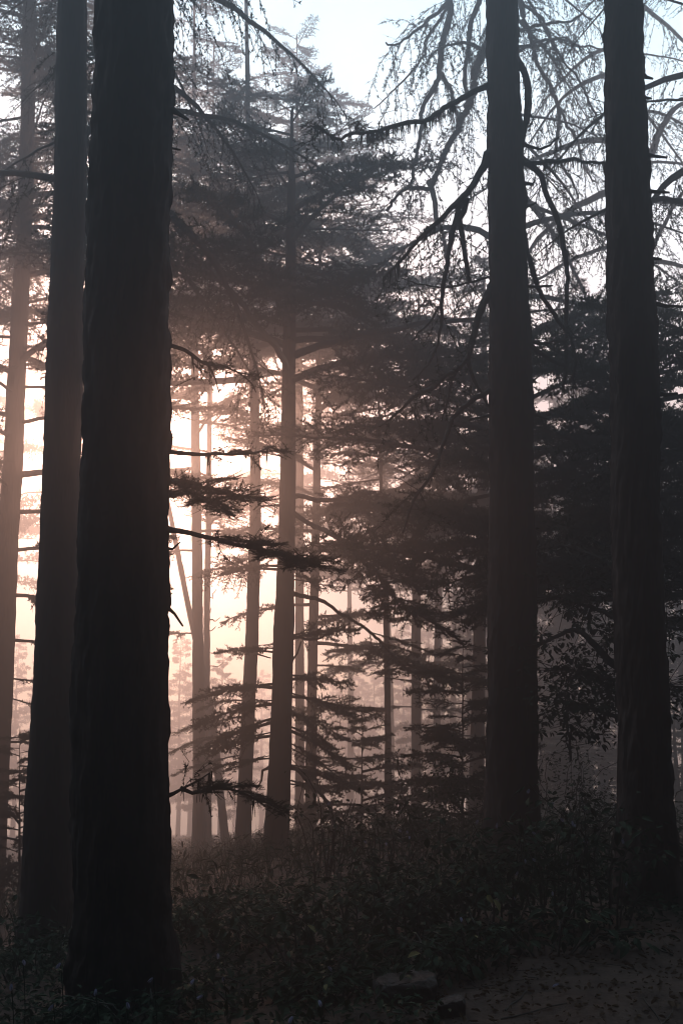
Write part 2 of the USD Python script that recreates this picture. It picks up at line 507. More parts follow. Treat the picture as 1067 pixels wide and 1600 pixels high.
t_midl = Tree('cedar_tree', 'slender cedar trunk just left of the tallest middle cedar', [(379, 1330, 25), (384, 1200, 22), (393, 1000, 20), (399, 800, 17), (397, 600, 14), (392, 450, 11)], 30, 24, seed=5)
t_310 = Tree('cedar_tree', 'hazy cedar trunk right of the nearest trunk with a leaning stem behind', [(311, 1340, 23), (311, 1200, 19), (309, 1000, 17), (307, 800, 15), (304, 560, 12)], 38, 25, seed=6)
t_325 = Tree('cedar_tree', 'very thin straight cedar stem behind the hazy left trunk', [(325, 1300, 12), (323, 1000, 10), (326, 800, 9), (328, 600, 7)], 43, 25, seed=7, sides=14)
t_lean = Tree('leaning_tree', 'leaning bare trunk slanting behind the hazy cedar pair', [(352, 1312, 13), (340, 1200, 12), (328, 1100, 11), (300, 975, 9), (275, 850, 8), (258, 760, 6)], 41, 10, seed=8, sides=14)
t_490 = Tree('cedar_tree', 'thin cedar trunk right of the tallest middle cedar', [(485, 1300, 19), (486, 1200, 17), (489, 1000, 15), (494, 800, 12), (497, 640, 10)], 34, 15, seed=9)
t_605 = Tree('cedar_tree', 'slimmest dark cedar stem in the bright mist right of centre', [(606, 1290, 11), (606, 1150, 10), (604, 1000, 9), (602, 900, 8), (597, 800, 7)], 32, 10.5, seed=10, sides=14)
t_650 = Tree('cedar_tree', 'hazy cedar trunk between the slimmest stem and the paler trunk', [(650, 1275, 16), (650, 1150, 15), (650, 1000, 14), (652, 850, 12)], 42, 15, seed=11, sides=18)
t_683 = Tree('cedar_tree', 'palest misty cedar trunk right of centre', [(682, 1250, 13), (683, 1050, 11), (685, 900, 10)], 55, 18, seed=12, sides=16)
t_745 = Tree('cedar_tree', 'brown cedar trunk hugging the left side of the inner right trunk', [(744, 1240, 24), (745, 1200, 22), (748, 1050, 20), (751, 900, 17), (755, 700, 14)], 33, 13, seed=13)
t_r1 = Tree('cedar_tree', 'dark inner right cedar trunk with crooked branches hanging on its left', [(800, 1255, 84), (799, 1150, 78), (800, 1000, 75), (799, 800, 70), (798, 600, 66), (794, 400, 61), (789, 200, 56), (784, 0, 51), (782, -60, 50)], 14, 20, rough=0.034, sides=64, step=0.06, seed=14)
t_r2 = Tree('cedar_tree', 'dark outer right cedar trunk with short dead stubs', [(1013, 1390, 100), (1008, 1250, 84), (1006, 1150, 79), (1001, 1000, 78), (994, 800, 75), (991, 600, 75), (984, 400, 72), (977, 200, 66), (973, 0, 61), (972, -60, 60)], 10.2, 20, rough=0.038, sides=72, step=0.05, seed=15)


# ------------------------------------------------------------------ traced limbs
def traced(tree, pts, Y0, w0, w1=3, dY=0.0, twig=0.0, hang=0.5, tufts=1.0, moss=0, seed=0, name='branch', length=0.7, start=0.12, size=0.05, sprays=0, spray=(0.5, 0.9)):
    """A crooked limb through pixels, at Y0 where it starts and Y0 + dY at its tip, with side twigs (per metre), tufts and beard moss."""
    g = np.random.default_rng(seed * 17 + 3)
    n = len(pts)
    P = np.array([at(px, py, Y0 + dY * i / (n - 1)) for i, (px, py) in enumerate(pts)])
    wig = px_to_m(3, Y0)
    Q = smooth_path(P, 0.07)
    m = len(Q)
    tt = np.linspace(0, 1, m)
    nz = np.cumsum(g.normal(0, 1, (m, 3)), 0)
    nz -= np.linspace(0, 1, m)[:, None] * nz[-1]
    kn = max(2, int(m * 0.07 / 0.28))
    kp = g.normal(0, 1.0, (kn + 1, 3))
    kp[0] = 0
    ku = np.sort(np.concatenate([[0], g.random(kn)]))
    kink = np.stack([np.interp(tt, ku, kp[:, c]) for c in range(3)], 1)
    Q = Q + kink * wig * 0.75 + nz * wig * 0.16 + g.normal(0, wig * 0.14, (m, 3))
    r = px_to_m(np.interp(tt, [0, 1], [w0 / 2, w1 / 2]), Y0) * (1 + 0.16 * (meshkit.fbm(np.stack([tt * m * 0.35, tt * 0, tt * 0], -1), 2, seed) - 0.5) * 2)
    r[0] *= 1.25
    v, f = tube(Q, r, 8)
    x = UsdGeom.Xform.Define(stage, numbered(str(tree.t.GetPath()), name)).GetPrim()
    wood, leaf = MB(), MB()
    wood.add(v, f)
    TP, TD, A, B, R0 = [], [], [], [], []
    if twig:
        seg = np.linalg.norm(np.diff(Q, axis=0), axis=1).sum()
        T = unit(np.gradient(Q, axis=0))
        for i in range(int(seg * twig)):
            u = start + (1 - start) * g.random()
            k = int(u * (m - 1))
            d = unit(T[k] * 0.5 + g.normal(0, 0.6, 3) + [0, 0, -hang])
            ln = length * g.uniform(0.3, 1.3)
            c = max(4, int(ln / 0.1))
            ut = np.linspace(0, 1, c)
            q = Q[k] + d * ln * ut[:, None] + np.array([0, 0, -1]) * hang * 0.5 * ln * (ut ** 2)[:, None] + np.cumsum(g.normal(0, 0.018, (c, 3)), 0)
            q[0] = Q[k]
            A.append(q[:-1]); B.append(q[1:]); R0.append(np.linspace(1, 0.35, c)[:-1] * min(0.009, r[k] * 0.6) * (0.5 + 0.5 * ln))
            segs = [(q[j], q[j + 1]) for j in range(c - 1)]
            for j in range(1, c):
                for _ in range(2):
                    if g.random() < 0.75:
                        e = q[j] + unit(d + g.normal(0, 0.7, 3) + [0, 0, -hang * 0.7]) * g.uniform(0.06, 0.28) * (0.5 + length * 0.6)
                        A.append(q[j][None]); B.append(e[None]); R0.append(np.array([0.003]))
                        segs.append((q[j], e))
            for a, b in segs:
                l = np.linalg.norm(b - a)
                k2 = g.poisson(l / 0.035 * tufts)
                uu = g.random(k2)
                TP.append(a + (b - a) * uu[:, None]); TD.append(np.repeat(unit(b - a)[None], k2, 0))
        if A:
            wood.add(*twigs(np.vstack(A), np.vstack(B), np.concatenate(R0), 0.7 * np.concatenate(R0)))
    if sprays:
        T = unit(np.gradient(Q, axis=0))
        for i in range(sprays):
            k = int((start + (1 - start) * (i + g.random()) / sprays) * (m - 1))
            a = math.atan2(T[k, 1], T[k, 0]) + (1 if i % 2 else -1) * g.uniform(0.35, 1.15) * (0.2 if i == sprays - 1 else 1)
            put_limb(tree.t, tree.o, Q[k], a, g.uniform(*spray), 'fine_spray' if spray[1] < 0.9 else 'short_spray', math.asin(np.clip(T[k, 2], -1, 1)) * 0.6 + g.uniform(-0.15, 0.25), g.normal(0, 0.15), g, 'spray')
    obj('wood', wood.get(tree.o), LIMB, x.GetPath())
    if TP and sum(map(len, TP)):
        leaf.add(*blades(np.vstack(TP), np.vstack(TD), size, size * 0.28, g, per=5))
        obj('needles', leaf.get(tree.o), NEEDLE, x.GetPath())
    if moss:
        k = g.integers(int(m * 0.25), m, moss)
        p = Q[k] - np.array([0, 0, 1]) * r[k][:, None] * 0.6
        mv, mf = MB(), None
        for q in p:
            c = g.integers(3, 7)
            base = q + g.normal(0, 0.012, (c, 3))
            mv.add(*twigs(base, base + np.stack([g.normal(0, 0.012, c), g.normal(0, 0.012, c), -g.uniform(0.04, 0.17, c)], 1), 0.006, 0.002))
        tag(obj('moss', mv.get(tree.o), MOSS, x.GetPath()), kind='stuff')
    return x


# ------------------------------------------------------------------ crowns of the trees that stand in view
t_edge.crown(5.4, 21, 0.34, 4.0, 2.4)
t_left.crown(11, 19, 0.5, 3.4, 2.0)
t_mid.crown(7.4, 12.6, 0.2, 5.4, 1.3)
t_midl.crown(7.5, 9.8, 0.7, 4.2, 2.5)
t_midl.crown(9.8, 17, 0.34, 4.8, 2.0)
t_310.crown(8, 11.5, 0.8, 4.4, 3.0)
t_310.crown(11.5, 24.5, 0.36, 5.0, 1.0)
t_325.crown(6.5, 12.5, 0.75, 4.0, 2.0)
t_325.crown(12.5, 24, 0.34, 4.6, 1.0)
t_490.crown(6.0, 9, 0.5, 4.6, 4.0)
t_490.crown(9, 14.8, 0.24, 5.2, 0.8)
t_605.crown(5.0, 10.4, 0.25, 3.2, 0.6)
t_650.crown(5.5, 14.8, 0.28, 4.8, 0.8)
t_683.crown(6.3, 17.8, 0.36, 5.0, 0.8)
t_745.crown(4.8, 12.8, 0.27, 4.8, 1.0)

# low sprays of the tallest middle cedar
for py, az, sz, pt in ((1062, 20, 2.0, -6), (1075, 170, 1.9, -8), (1088, -10, 2.9, -14), (1100, 200, 1.7, -14), (1112, 35, 2.0, -22), (1128, 185, 1.9, -16), (1140, 10, 2.3, -26),
                       (1150, 160, 1.6, -12), (1165, -35, 1.7, -28), (1185, 190, 1.5, -10), (1200, -8, 2.2, -20), (1225, 15, 1.7, -16), (1000, -5, 1.8, 4), (1020, 175, 1.2, -4), (890, 170, 1.9, -5), (905, 20, 1.5, -8)):
    for dz, da, k in ((0, 0, 1.0), (0.07, 19, 0.7)):
        k = k * (0.66 if abs(az) < 60 else 0.85)
        t_mid.limb(at(440, py, 23)[2] + dz, az + da, sz * k, 'middle_spray' if sz * k > 1.6 else 'short_spray', pt + t_mid.g.uniform(-6, 6), t_mid.g.normal(0, 0.3))
for py, az, sz, pt in ((1120, 190, 1.6, -12), (1145, 170, 1.9, -12), (1095, 200, 1.3, -6), (1010, 5, 1.0, 5), (1180, 185, 1.7, -14)):
    t_midl.limb(at(395, py, 30)[2], az, sz, 'middle_spray', pt)
for py, az, sz in ((860, 170, 3.6), (890, 10, 3.0), (945, 185, 2.4), (965, 0, 2.4), (1005, 5, 3.4), (1040, 20, 1.6), (830, 190, 3.0)):
    t_490.limb(at(490, py, 34)[2], az, sz, None, t_490.g.uniform(-10, 2))
for py, az, sz in ((860, 185, 2.2), (905, 10, 1.8), (1010, 180, 1.6), (1060, 0, 1.5), (1110, 175, 3.2), (960, 200, 2.0)):
    t_605.limb(at(605, py, 32)[2], az, sz, None, t_605.g.uniform(-12, 2))
for py, az, sz in ((1040, 0, 3.8), (1105, 185, 1.6), (1110, 10, 1.6), (1000, 190, 3.0), (1030, 170, 3.4), (960, 5, 3.6)):
    t_650.limb(at(650, py, 42)[2], az, sz, None, t_650.g.uniform(-10, 0))
for py, az, sz in ((1060, 190, 1.4), (1150, 170, 1.2), (1010, 180, 2.0), (970, 190, 2.2)):
    t_745.limb(at(747, py, 33)[2], az, sz, None, t_745.g.uniform(-10, 2))
for py, az, sz in ((860, 10, 2.2), (890, 170, 2.0), (930, 0, 1.8), (960, 200, 1.6), (1000, 15, 2.2), (1060, 5, 1.4), (1090, 30, 1.3), (1160, 20, 1.7), (1210, -10, 1.8), (800, 0, 2.4), (830, 180, 2.2)):
    t_edge.limb(at(10, py, 26)[2], az, sz, None, t_edge.g.uniform(-20, 2))
for py, az, sz in ((830, 200, 1.8), (860, 170, 2.4), (990, 185, 1.3), (830, 0, 2.5)):
    t_310.limb(at(308, py, 38)[2], az, sz, None, -5)

# bare lower limbs of the tallest middle cedar
traced(t_mid, [(458, 803), (488, 818), (510, 826), (532, 846), (562, 872), (590, 900), (607, 922), (630, 948), (655, 968)], 23, 9, 3, -3.0, twig=5, hang=0.25, tufts=0.9, seed=1, length=0.4, start=0.4, sprays=14, spray=(0.7, 1.4))
traced(t_mid, [(459, 928), (490, 935), (520, 950), (548, 970), (578, 987), (606, 1012), (626, 1036), (648, 1052), (690, 1062)], 23, 7, 3, 2.0, twig=5, hang=0.2, tufts=0.9, seed=2, length=0.4, start=0.5, sprays=14, spray=(0.7, 1.4))
traced(t_mid, [(457, 996), (488, 1000), (512, 991), (537, 977)], 23, 5, 2, -0.5, twig=3, tufts=0.5, seed=3, length=0.3)
traced(t_mid, [(455, 1033), (463, 1020), (468, 1004)], 23, 4, 2, 0, seed=4, name='dead_branch')
traced(t_mid, [(453, 1198), (470, 1215), (488, 1232), (510, 1250), (523, 1285), (556, 1316)], 23, 7, 3, -1.5, twig=2, tufts=0.3, seed=5, length=0.4)
traced(t_mid, [(421, 1200), (410, 1215), (400, 1235)], 23, 5, 2, 0, seed=6, name='dead_branch')
traced(t_mid, [(462, 775), (500, 777), (540, 781), (580, 790), (620, 800)], 23, 8, 3, 1.5, twig=7, hang=0.2, tufts=0.9, seed=7, length=0.4, start=0.3, sprays=12, spray=(0.8, 1.5))
traced(t_mid, [(436, 790), (415, 790), (400, 800)], 23, 4, 2, -0.5, twig=4, tufts=0.6, seed=8, length=0.3)
traced(t_midl, [(389, 1005), (404, 1018), (428, 1026)], 30, 4, 2, 0, seed=9, name='dead_branch')
for i, (y, l) in enumerate(((968, 18), (952, 10), (985, 14), (1040, 22), (870, 16), (930, 12), (1085, 10))):
    traced(t_325, [(326, y), (326 + l * 0.6, y + 2), (326 + l, y - 4)], 43, 2, 1, 0, seed=20 + i, name='dead_branch')

# limbs of the nearest cedar
traced(t_near, [(258, 826), (300, 833), (340, 843), (380, 852), (412, 859), (450, 871), (492, 886)], 8.9, 9, 3, 0.8, twig=3, hang=0.10, tufts=0.8, seed=31, length=0.15, start=0.3, size=0.03, sprays=15, spray=(0.22, 0.45))
traced(t_near, [(258, 703), (310, 707), (345, 707), (380, 708), (410, 705), (424, 698), (446, 708)], 8.9, 7, 3, 1.2, twig=7, hang=0.05, tufts=0.8, moss=2, seed=32, length=0.1, start=0.3, size=0.025, sprays=4, spray=(0.15, 0.3))
traced(t_near, [(258, 538), (290, 548), (310, 565), (330, 572), (365, 580), (390, 595), (402, 612)], 8.9, 8, 2, 1.0, twig=9, hang=0.15, tufts=0.7, moss=1, seed=33, length=0.12, start=0.3, size=0.025, sprays=3, spray=(0.12, 0.25))
traced(t_near, [(326, 571), (334, 590), (341, 611)], 9.35, 4, 1.5, 0, seed=34, name='dead_branch')
traced(t_near, [(254, 1248), (285, 1231), (310, 1221), (326, 1210)], 8.9, 7, 2, 0.2, twig=5, hang=0, tufts=1.0, moss=4, seed=35, length=0.12, size=0.03)
traced(t_near, [(284, 1232), (302, 1241), (340, 1232), (372, 1238), (400, 1252), (416, 1262)], 8.95, 6, 3, 0.3, twig=5, hang=0.25, tufts=1.0, moss=2, seed=36, length=0.1, start=0.15, size=0.025, sprays=10, spray=(0.12, 0.28))
traced(t_near, [(260, 948), (272, 960), (282, 978)], 8.9, 7, 3, 0.1, seed=37, name='dead_branch')
traced(t_near, [(258, 745), (290, 760), (320, 775), (345, 790)], 8.9, 7, 3, 1.8, twig=4, hang=0.05, tufts=1.0, seed=38, length=0.15, start=0.1, size=0.03, sprays=14, spray=(0.28, 0.55))
traced(t_near, [(262, 166), (276, 174), (292, 185)], 8.9, 11, 4, -0.1, seed=39, name='dead_branch')
traced(t_near, [(262, 235), (275, 231), (287, 233)], 8.9, 6, 3, 0.1, seed=40, name='dead_branch')
traced(t_near, [(258, 857), (268, 852), (280, 842)], 8.9, 5, 2, -0.1, seed=41, name='dead_branch')

# crooked limbs of the inner right cedar and of the paler tree behind it
R1 = 14.0
traced(t_r1, [(772, 128), (745, 140), (725, 152), (700, 165), (685, 173), (665, 187), (640, 192), (610, 200), (580, 207), (550, 209), (522, 216), (495, 196)], R1, 11, 4, -1.5, twig=6, hang=0.05, tufts=0.9, moss=60, seed=51, length=0.28, start=0.6, size=0.035, sprays=3, spray=(0.25, 0.4))
traced(t_r1, [(772, 232), (752, 268), (736, 298), (720, 316), (700, 331), (680, 350), (650, 376), (622, 405), (600, 428)], R1, 15, 3, -0.8, twig=5, hang=0.6, tufts=0.25, moss=20, seed=52, length=0.5)
traced(t_r1, [(728, 308), (722, 340), (726, 380), (731, 410), (735, 440)], R1 - 0.2, 10, 6, 0.2, twig=4, hang=0.7, tufts=0.2, seed=53, length=0.5)
traced(t_r1, [(720, 318), (708, 350), (702, 375), (697, 400), (690, 440), (685, 480), (684, 510), (679, 545), (665, 575), (648, 592)], R1 - 0.2, 10, 3, -0.7, twig=5, hang=0.6, tufts=0.25, seed=54, length=0.5)
traced(t_r1, [(772, 440), (755, 474), (745, 500), (738, 530), (730, 556), (717, 571), (700, 588), (680, 605), (658, 612), (640, 626), (615, 650), (590, 667)], R1, 13, 3, -1.2, twig=6, hang=0.4, tufts=0.35, seed=55, length=0.5)
traced(t_r1, [(729, 558), (740, 590), (753, 612), (766, 640)], R1 - 0.25, 7, 4, 0.25, twig=4, hang=0.5, tufts=0.2, seed=56, length=0.4)
traced(t_r1, [(772, 606), (745, 620), (726, 634), (710, 651), (700, 676), (689, 705), (682, 730), (672, 755), (655, 776), (645, 798), (632, 835)], R1, 9, 3, -0.8, twig=6, hang=0.4, tufts=0.3, seed=57, length=0.45)
traced(t_r1, [(768, 432), (740, 440), (700, 447), (660, 445), (625, 433)], R1, 5, 2, 1.0, twig=5, hang=0.4, tufts=0.3, seed=58, length=0.4)
traced(t_r1, [(770, 648), (748, 653), (732, 655)], R1, 6, 3, 0, seed=59, name='dead_branch')
traced(t_r1, [(717, 571), (706, 600), (700, 630), (690, 660)], R1 - 0.6, 5, 2, 0.2, twig=4, hang=0.5, tufts=0.3, seed=60, length=0.4)
traced(t_r1, [(685, 480), (672, 505), (655, 520), (640, 530)], R1 - 0.5, 4, 2, -0.2, twig=6, hang=0.4, tufts=0.4, seed=61, length=0.3)
traced(t_r1, [(800, 80), (816, 112), (822, 140), (825, 165), (822, 190), (818, 218), (808, 262)], R1, 14, 8, -0.15, twig=3, hang=0.5, tufts=0.2, seed=62, length=0.4)
traced(t_r1, [(815, 255), (838, 257), (862, 256), (885, 251), (900, 247), (920, 252), (948, 254)], R1, 9, 5, 1.0, twig=4, hang=0.4, tufts=0.4, moss=20, seed=63, length=0.35)
traced(t_r1, [(800, 232), (820, 252), (838, 270), (850, 300), (865, 330), (875, 355), (881, 385), (885, 420), (884, 480), (885, 530), (885, 572), (880, 608)], R1, 11, 5, 0.8, twig=5, hang=0.6, tufts=0.25, seed=64, length=0.5)
traced(t_r1, [(806, 370), (824, 400), (838, 440), (850, 465), (868, 490), (881, 512), (895, 540), (902, 570), (892, 603)], R1, 9, 4, 0.5, twig=5, hang=0.6, tufts=0.25, seed=65, length=0.45)
traced(t_r1, [(822, 535), (845, 555), (865, 566), (887, 573)], R1, 9, 6, 0.4, twig=4, hang=0.6, tufts=0.2, seed=66, length=0.4)
traced(t_r1, [(822, 531), (850, 533), (875, 530), (913, 523)], R1, 6, 2, 0.6, twig=3, hang=0.3, tufts=0.2, seed=67, length=0.25, name='dead_branch')
for i, q in enumerate(([(820, 446), (840, 445), (859, 445)], [(818, 226), (845, 226), (860, 222), (876, 212)], [(818, 286), (833, 286), (836, 284)], [(820, 322), (834, 316)], [(825, 590), (842, 590)], [(826, 648), (856, 650)])):
    traced(t_r1, q, R1, 6, 2.5, 0.1, seed=70 + i, name='dead_branch')
for i, q in enumerate(([(1000, 112), (1010, 118), (1020, 122)], [(1000, 148), (1009, 148), (1018, 147)], [(1002, 240), (1018, 243), (1038, 246)], [(1004, 297), (1022, 300), (1046, 301)],
                       [(1008, 401), (1022, 403), (1036, 404)], [(1012, 472), (1040, 475), (1075, 478)], [(1016, 610), (1040, 614), (1058, 611)], [(1016, 722), (1036, 721)])):
    traced(t_r2, q, 10.2, 9, 3.5, -0.1, seed=80 + i, name='dead_branch')

t_pale = Tree('cedar_tree', 'pale cedar standing behind the inner right trunk with long weeping limbs', [(796, 1240, 40), (796, 800, 36), (790, 300, 30), (786, 0, 26)], 25, 23, seed=21, sides=18)
PB = 25.0
for i, (q, w0, w1, dY) in enumerate((
    ([(775, 30), (757, 75), (745, 110), (738, 140), (730, 170), (721, 191), (706, 215), (695, 240), (683, 268), (672, 286), (650, 289), (625, 300), (605, 325)], 17, 4, -3),
    ([(672, 285), (676, 310), (680, 340), (692, 365), (698, 392), (700, 425)], 10, 5, 1),
    ([(775, -60), (735, -40), (708, -10), (700, 30), (696, 60), (692, 95), (689, 117), (679, 137), (665, 160), (660, 178), (662, 195), (658, 230), (648, 265), (640, 287)], 15, 4, -2),
    ([(690, 115), (702, 140), (712, 165), (722, 187)], 8, 5, 0),
    ([(775, -40), (755, -10), (742, 25), (732, 60), (728, 90), (728, 130), (730, 152)], 10, 6, -1),
    ([(735, -40), (700, 0), (670, 25), (650, 45), (625, 62), (603, 69)], 8, 3, -2),
    ([(705, -5), (690, 30), (672, 60), (655, 95), (630, 125), (603, 150), (585, 165)], 6, 2, 1),
    ([(800, -40), (812, 0), (820, 40), (828, 70), (838, 100), (850, 120), (862, 140), (868, 165), (875, 180), (890, 200), (900, 225), (906, 250), (925, 285)], 10, 3, 2),
    ([(800, 50), (835, 38), (860, 35), (890, 28), (912, 18)], 7, 3, -1),
    ([(800, 75), (850, 70), (880, 56), (905, 70), (942, 76)], 5, 3, 2),
    ([(862, 140), (870, 175), (868, 210), (872, 245), (895, 280), (905, 310)], 7, 3, 1),
    ([(800, -20), (830, 10), (855, 45), (880, 90), (910, 130), (930, 170)], 6, 3, -2),
)):
    traced(t_pale, q, PB, w0, w1, dY, twig=5.0, hang=0.7, tufts=0.45, seed=100 + i, length=1.1, size=0.05)
t_pale.crown(9.5, 22.5, 0.55, 4.4, 2.5, 'weeping_spray', pitch=(-25, 5), az=(-120, 60))

t_dark = Tree('cedar_tree', 'shaded cedar behind the inner right trunk with dark level sprays either side', [(806, 1240, 30), (800, 800, 26), (796, 600, 18)], 21, 8.2, seed=22, sides=18)
for z in np.linspace(7.2, 8.8, 3):
    t_mid.limb(z, t_mid.g.uniform(-60, 35), t_mid.g.uniform(3.2, 5.0), None, t_mid.g.uniform(-16, 6), t_mid.g.normal(0, 0.2))
t_dark.crown(3.2, 7.4, 0.11, 4.2, 3.0)
t_dkr = Tree('cedar_tree', 'shaded cedar behind the outer right trunk with dense dark sprays', [(1010, 1240, 40), (1002, 800, 34), (993, 620, 22)], 18, 6.4, seed=23, sides=18)
t_dkr.crown(2.4, 6.0, 0.09, 3.4, 2.4)
t_wr = Tree('cedar_tree', 'weeping cedar behind the outer right trunk, pale crown at the top right', [(990, 1240, 30), (985, 600, 28), (976, 0, 22)], 28, 24, seed=24, sides=18)
t_wr.crown(9.0, 23.5, 0.45, 5.4, 2.5, 'weeping_spray', pitch=(-20, 8))
traced(t_wr, [(1000, 255), (1012, 242), (1027, 222), (1040, 190), (1058, 168), (1085, 158)], 28, 13, 6, -2, twig=3, hang=0.6, tufts=0.4, seed=130, length=1.0)
traced(t_wr, [(1000, 420), (1020, 382), (1040, 346), (1060, 312), (1085, 270)], 28, 9, 4, -2, twig=3, hang=0.6, tufts=0.4, seed=131, length=1.0)
t_back = Tree('cedar_tree', 'broad misty cedar whose rounded crown closes the bright sky gap', [(468, 1290, 14), (468, 800, 13), (466, 400, 9), (464, 140, 3)], 42, 24.8, seed=25, sides=14)
t_back.crown(12.3, 24.7, 0.155, 6.8, 1.0)
t_bl = Tree('cedar_tree', 'cedar behind the nearest trunk, thin drooping twigs beside it at the top', [(176, 1300, 44), (178, 700, 40), (184, 0, 32)], 17, 19, seed=26, sides=18)
t_bl.crown(8.2, 15, 0.24, 3.6, 2.6, 'weeping_spray', pitch=(-20, 10))
t_bl.crown(2.4, 11.0, 0.085, 0.8, 0.75)
t_ll = Tree('cedar_tree', 'cedar behind the left trunks with dark crown at the top left corner', [(100, 1250, 28), (106, 600, 24), (110, 0, 18)], 30, 25, seed=27, sides=16)
t_ll.crown(10.5, 24, 0.17, 4.6, 2.4)
t_rr = Tree('cedar_tree', 'cedar at the right edge whose dark sprays reach in from outside', [(1120, 1260, 50), (1115, 600, 46), (1105, 0, 40)], 16, 20, seed=28, sides=18)
t_rr.crown(7.5, 14, 0.3, 2.6, 2.0, 'weeping_spray', pitch=(-15, 10))
t_rr.crown(2.0, 6.5, 0.22, 2.2, 1.8)
for i, (px, w, lab) in enumerate(((895, 9, 'thin grey stem seen through the gap left of the outer right trunk'), (919, 14, 'wider grey trunk seen through the gap left of the outer right trunk'),
                                  (732, 7, 'thin hazy stem just left of the brown right trunk'))):
    q = Tree('cedar_tree', lab, [(px, 1260, w + 1), (px + 1, 1000, w), (px + 2, 700, w * 0.8)], 58 + i * 6, 22, seed=40 + i, sides=12)
    q.crown(7, 21, 0.42, 5.0, 1.0)

# ------------------------------------------------------------------ far trees in the mist
def far_kind(k):
    g = np.random.default_rng(900 + k)
    high = k >= 4                                # old trees whose bare trunks carry an open crown high up
    H = 24.0
    crown = MB()
    z = 12.0 if high else 3.0 + 2 * k
    while z < H - 0.4:
        u = (z - 4) / (H - 4)
        ln = (5.2 - 3.6 * max(u, 0) if high else 4.6 - 4.0 * max(u, 0)) * g.uniform(0.6, 1.2)
        a = g.uniform(0, 2 * math.pi)
        n = int(80 * ln * (1.1 - 0.3 * u))
        s = np.sqrt(g.random(n)) * ln
        off = g.normal(0, 0.26, (n, 2)) * np.minimum(1, (ln - s + 0.3))[:, None] * (0.5 + 0.25 * ln)
        p = np.stack([np.cos(a) * s - np.sin(a) * off[:, 0], np.sin(a) * s + np.cos(a) * off[:, 0], z + 0.1 * s - 0.045 * s ** 2 + off[:, 1] * 0.22 + g.normal(0, 0.12) * s + g.normal(0, 0.10, n)], 1)
        d = np.stack([np.cos(a) + 0 * s, np.sin(a) + 0 * s, 0 * s], 1)
        crown.add(*blades(p, d, 0.22, 0.09, g, per=2, lift=0.0))
        if high:
            pts = np.array([[0, 0, z], [math.cos(a) * ln * 0.5, math.sin(a) * ln * 0.5, z + 0.05 * ln - 0.01 * ln ** 2], [math.cos(a) * ln, math.sin(a) * ln, z + 0.1 * ln - 0.045 * ln ** 2]])
            crown.add(*tube(pts, [0.05, 0.03, 0.01], 4))
        z += g.uniform(0.3, 0.75) if high else g.uniform(0.10, 0.34)
    path = f'/World/far_cedar_kind_{k:03d}'
    stage.CreateClassPrim(path)
    zz = np.linspace(0, H, 8)
    usdkit.mesh(stage, path + '/trunk', tube(np.stack([0.1 * np.sin(zz * 0.3), 0 * zz, zz], 1), 0.28 * (1 - zz / H) + 0.015, 8), LIMB)
    usdkit.mesh(stage, path + '/crown', crown.get(), NEEDLE)
    return path


FAR = [far_kind(k) for k in range(4)]
HIGH = [far_kind(k) for k in range(4, 7)]


def far_tree(px, top_py, Y, label, group=None, k=0, size=None):
    top = at(px, top_py, Y)
    gz = float(ground_z(top[0], top[1])) - 0.2
    h = top[2] - gz
    x = UsdGeom.Xform.Define(stage, numbered('/World', 'distant_cedar'))
    x.AddTranslateOp().Set(Gf.Vec3d(float(top[0]), float(top[1]), gz))
    x.AddRotateZOp().Set(float((px * 37) % 360))
    w = h / 24.0
    wide = w if size is None else size
    x.AddScaleOp().Set(Gf.Vec3f(wide, wide, w))
    p = x.GetPrim()
    p.GetReferences().AddInternalReference(FAR[k % 4] if k < 100 else HIGH[k % 3])
    p.SetInstanceable(True)
    return tag(p, label, 'tree', group)


far_tree(348, 1012, 95, 'small faint conifer low in the bright gap between two hazy trunks', k=0, size=0.8)
far_tree(283, 985, 110, 'faint conifer in the mist just right of the nearest trunk', k=1, size=0.8)
g = np.random.default_rng(77)
fars = [(410, 1045, 153), (300, 1055, 129), (368, 1066, 158), (520, 1040, 148), (560, 1030, 139), (585, 1000, 146), (628, 970, 134), (668, 900, 129), (705, 760, 80), (728, 800, 110), (540, 1068, 129), (470, 1045, 144),
        (30, 990, 120), (62, 1020, 134), (-20, 950, 110), (110, 980, 120), (860, 620, 62), (890, 690, 80), (925, 640, 66), (955, 720, 90), (845, 760, 100), (1050, 640, 60), (1080, 700, 75), (1030, 780, 90), (780, 660, 80), (250, 1040, 134), (640, 1020, 153), (870, 850, 120), (940, 900, 110),
        (446, 500, 78), (490, 520, 70), (546, 560, 84), (604, 600, 74), (650, 560, 90), (684, 620, 96), (88, 450, 66), (14, 520, 80), (-50, 480, 64),
        (842, 1105, 44), (872, 1090, 50), (905, 1115, 46), (938, 1100, 52), (1052, 1080, 46), (1085, 1060, 50)]
ORD = 'first second third fourth fifth sixth seventh eighth ninth tenth eleventh twelfth'.split()
MARKS = [(-90, 'the picture edge'), (8, 'the sunlit left edge trunk'), (88, 'the grey brown left trunk'), (190, 'the nearest trunk'), (309, 'the hazy pair'), (391, 'the slender middle trunk'),
         (443, 'the tallest middle cedar'), (489, 'the thin trunk'), (604, 'the slimmest dark stem'), (650, 'the hazy trunk'), (683, 'the palest misty trunk'), (748, 'the brown right trunk'),
         (800, 'the inner right trunk'), (1000, 'the outer right trunk'), (1200, 'the right picture edge')]


def far_label(px, py):
    gap = lambda x: max(i for i, m in enumerate(MARKS) if m[0] <= x)
    i = gap(px)
    alike = sorted(q[1] for q in fars if gap(q[0]) == i)
    k = alike.index(py)
    rank = '' if len(alike) == 1 else 'tallest ' if k == 0 else 'lowest ' if k == len(alike) - 1 else (ORD[k] + ' ') + 'tallest '
    return f'{rank}faint cedar between {MARKS[i][1]} and {MARKS[i + 1][1]}'


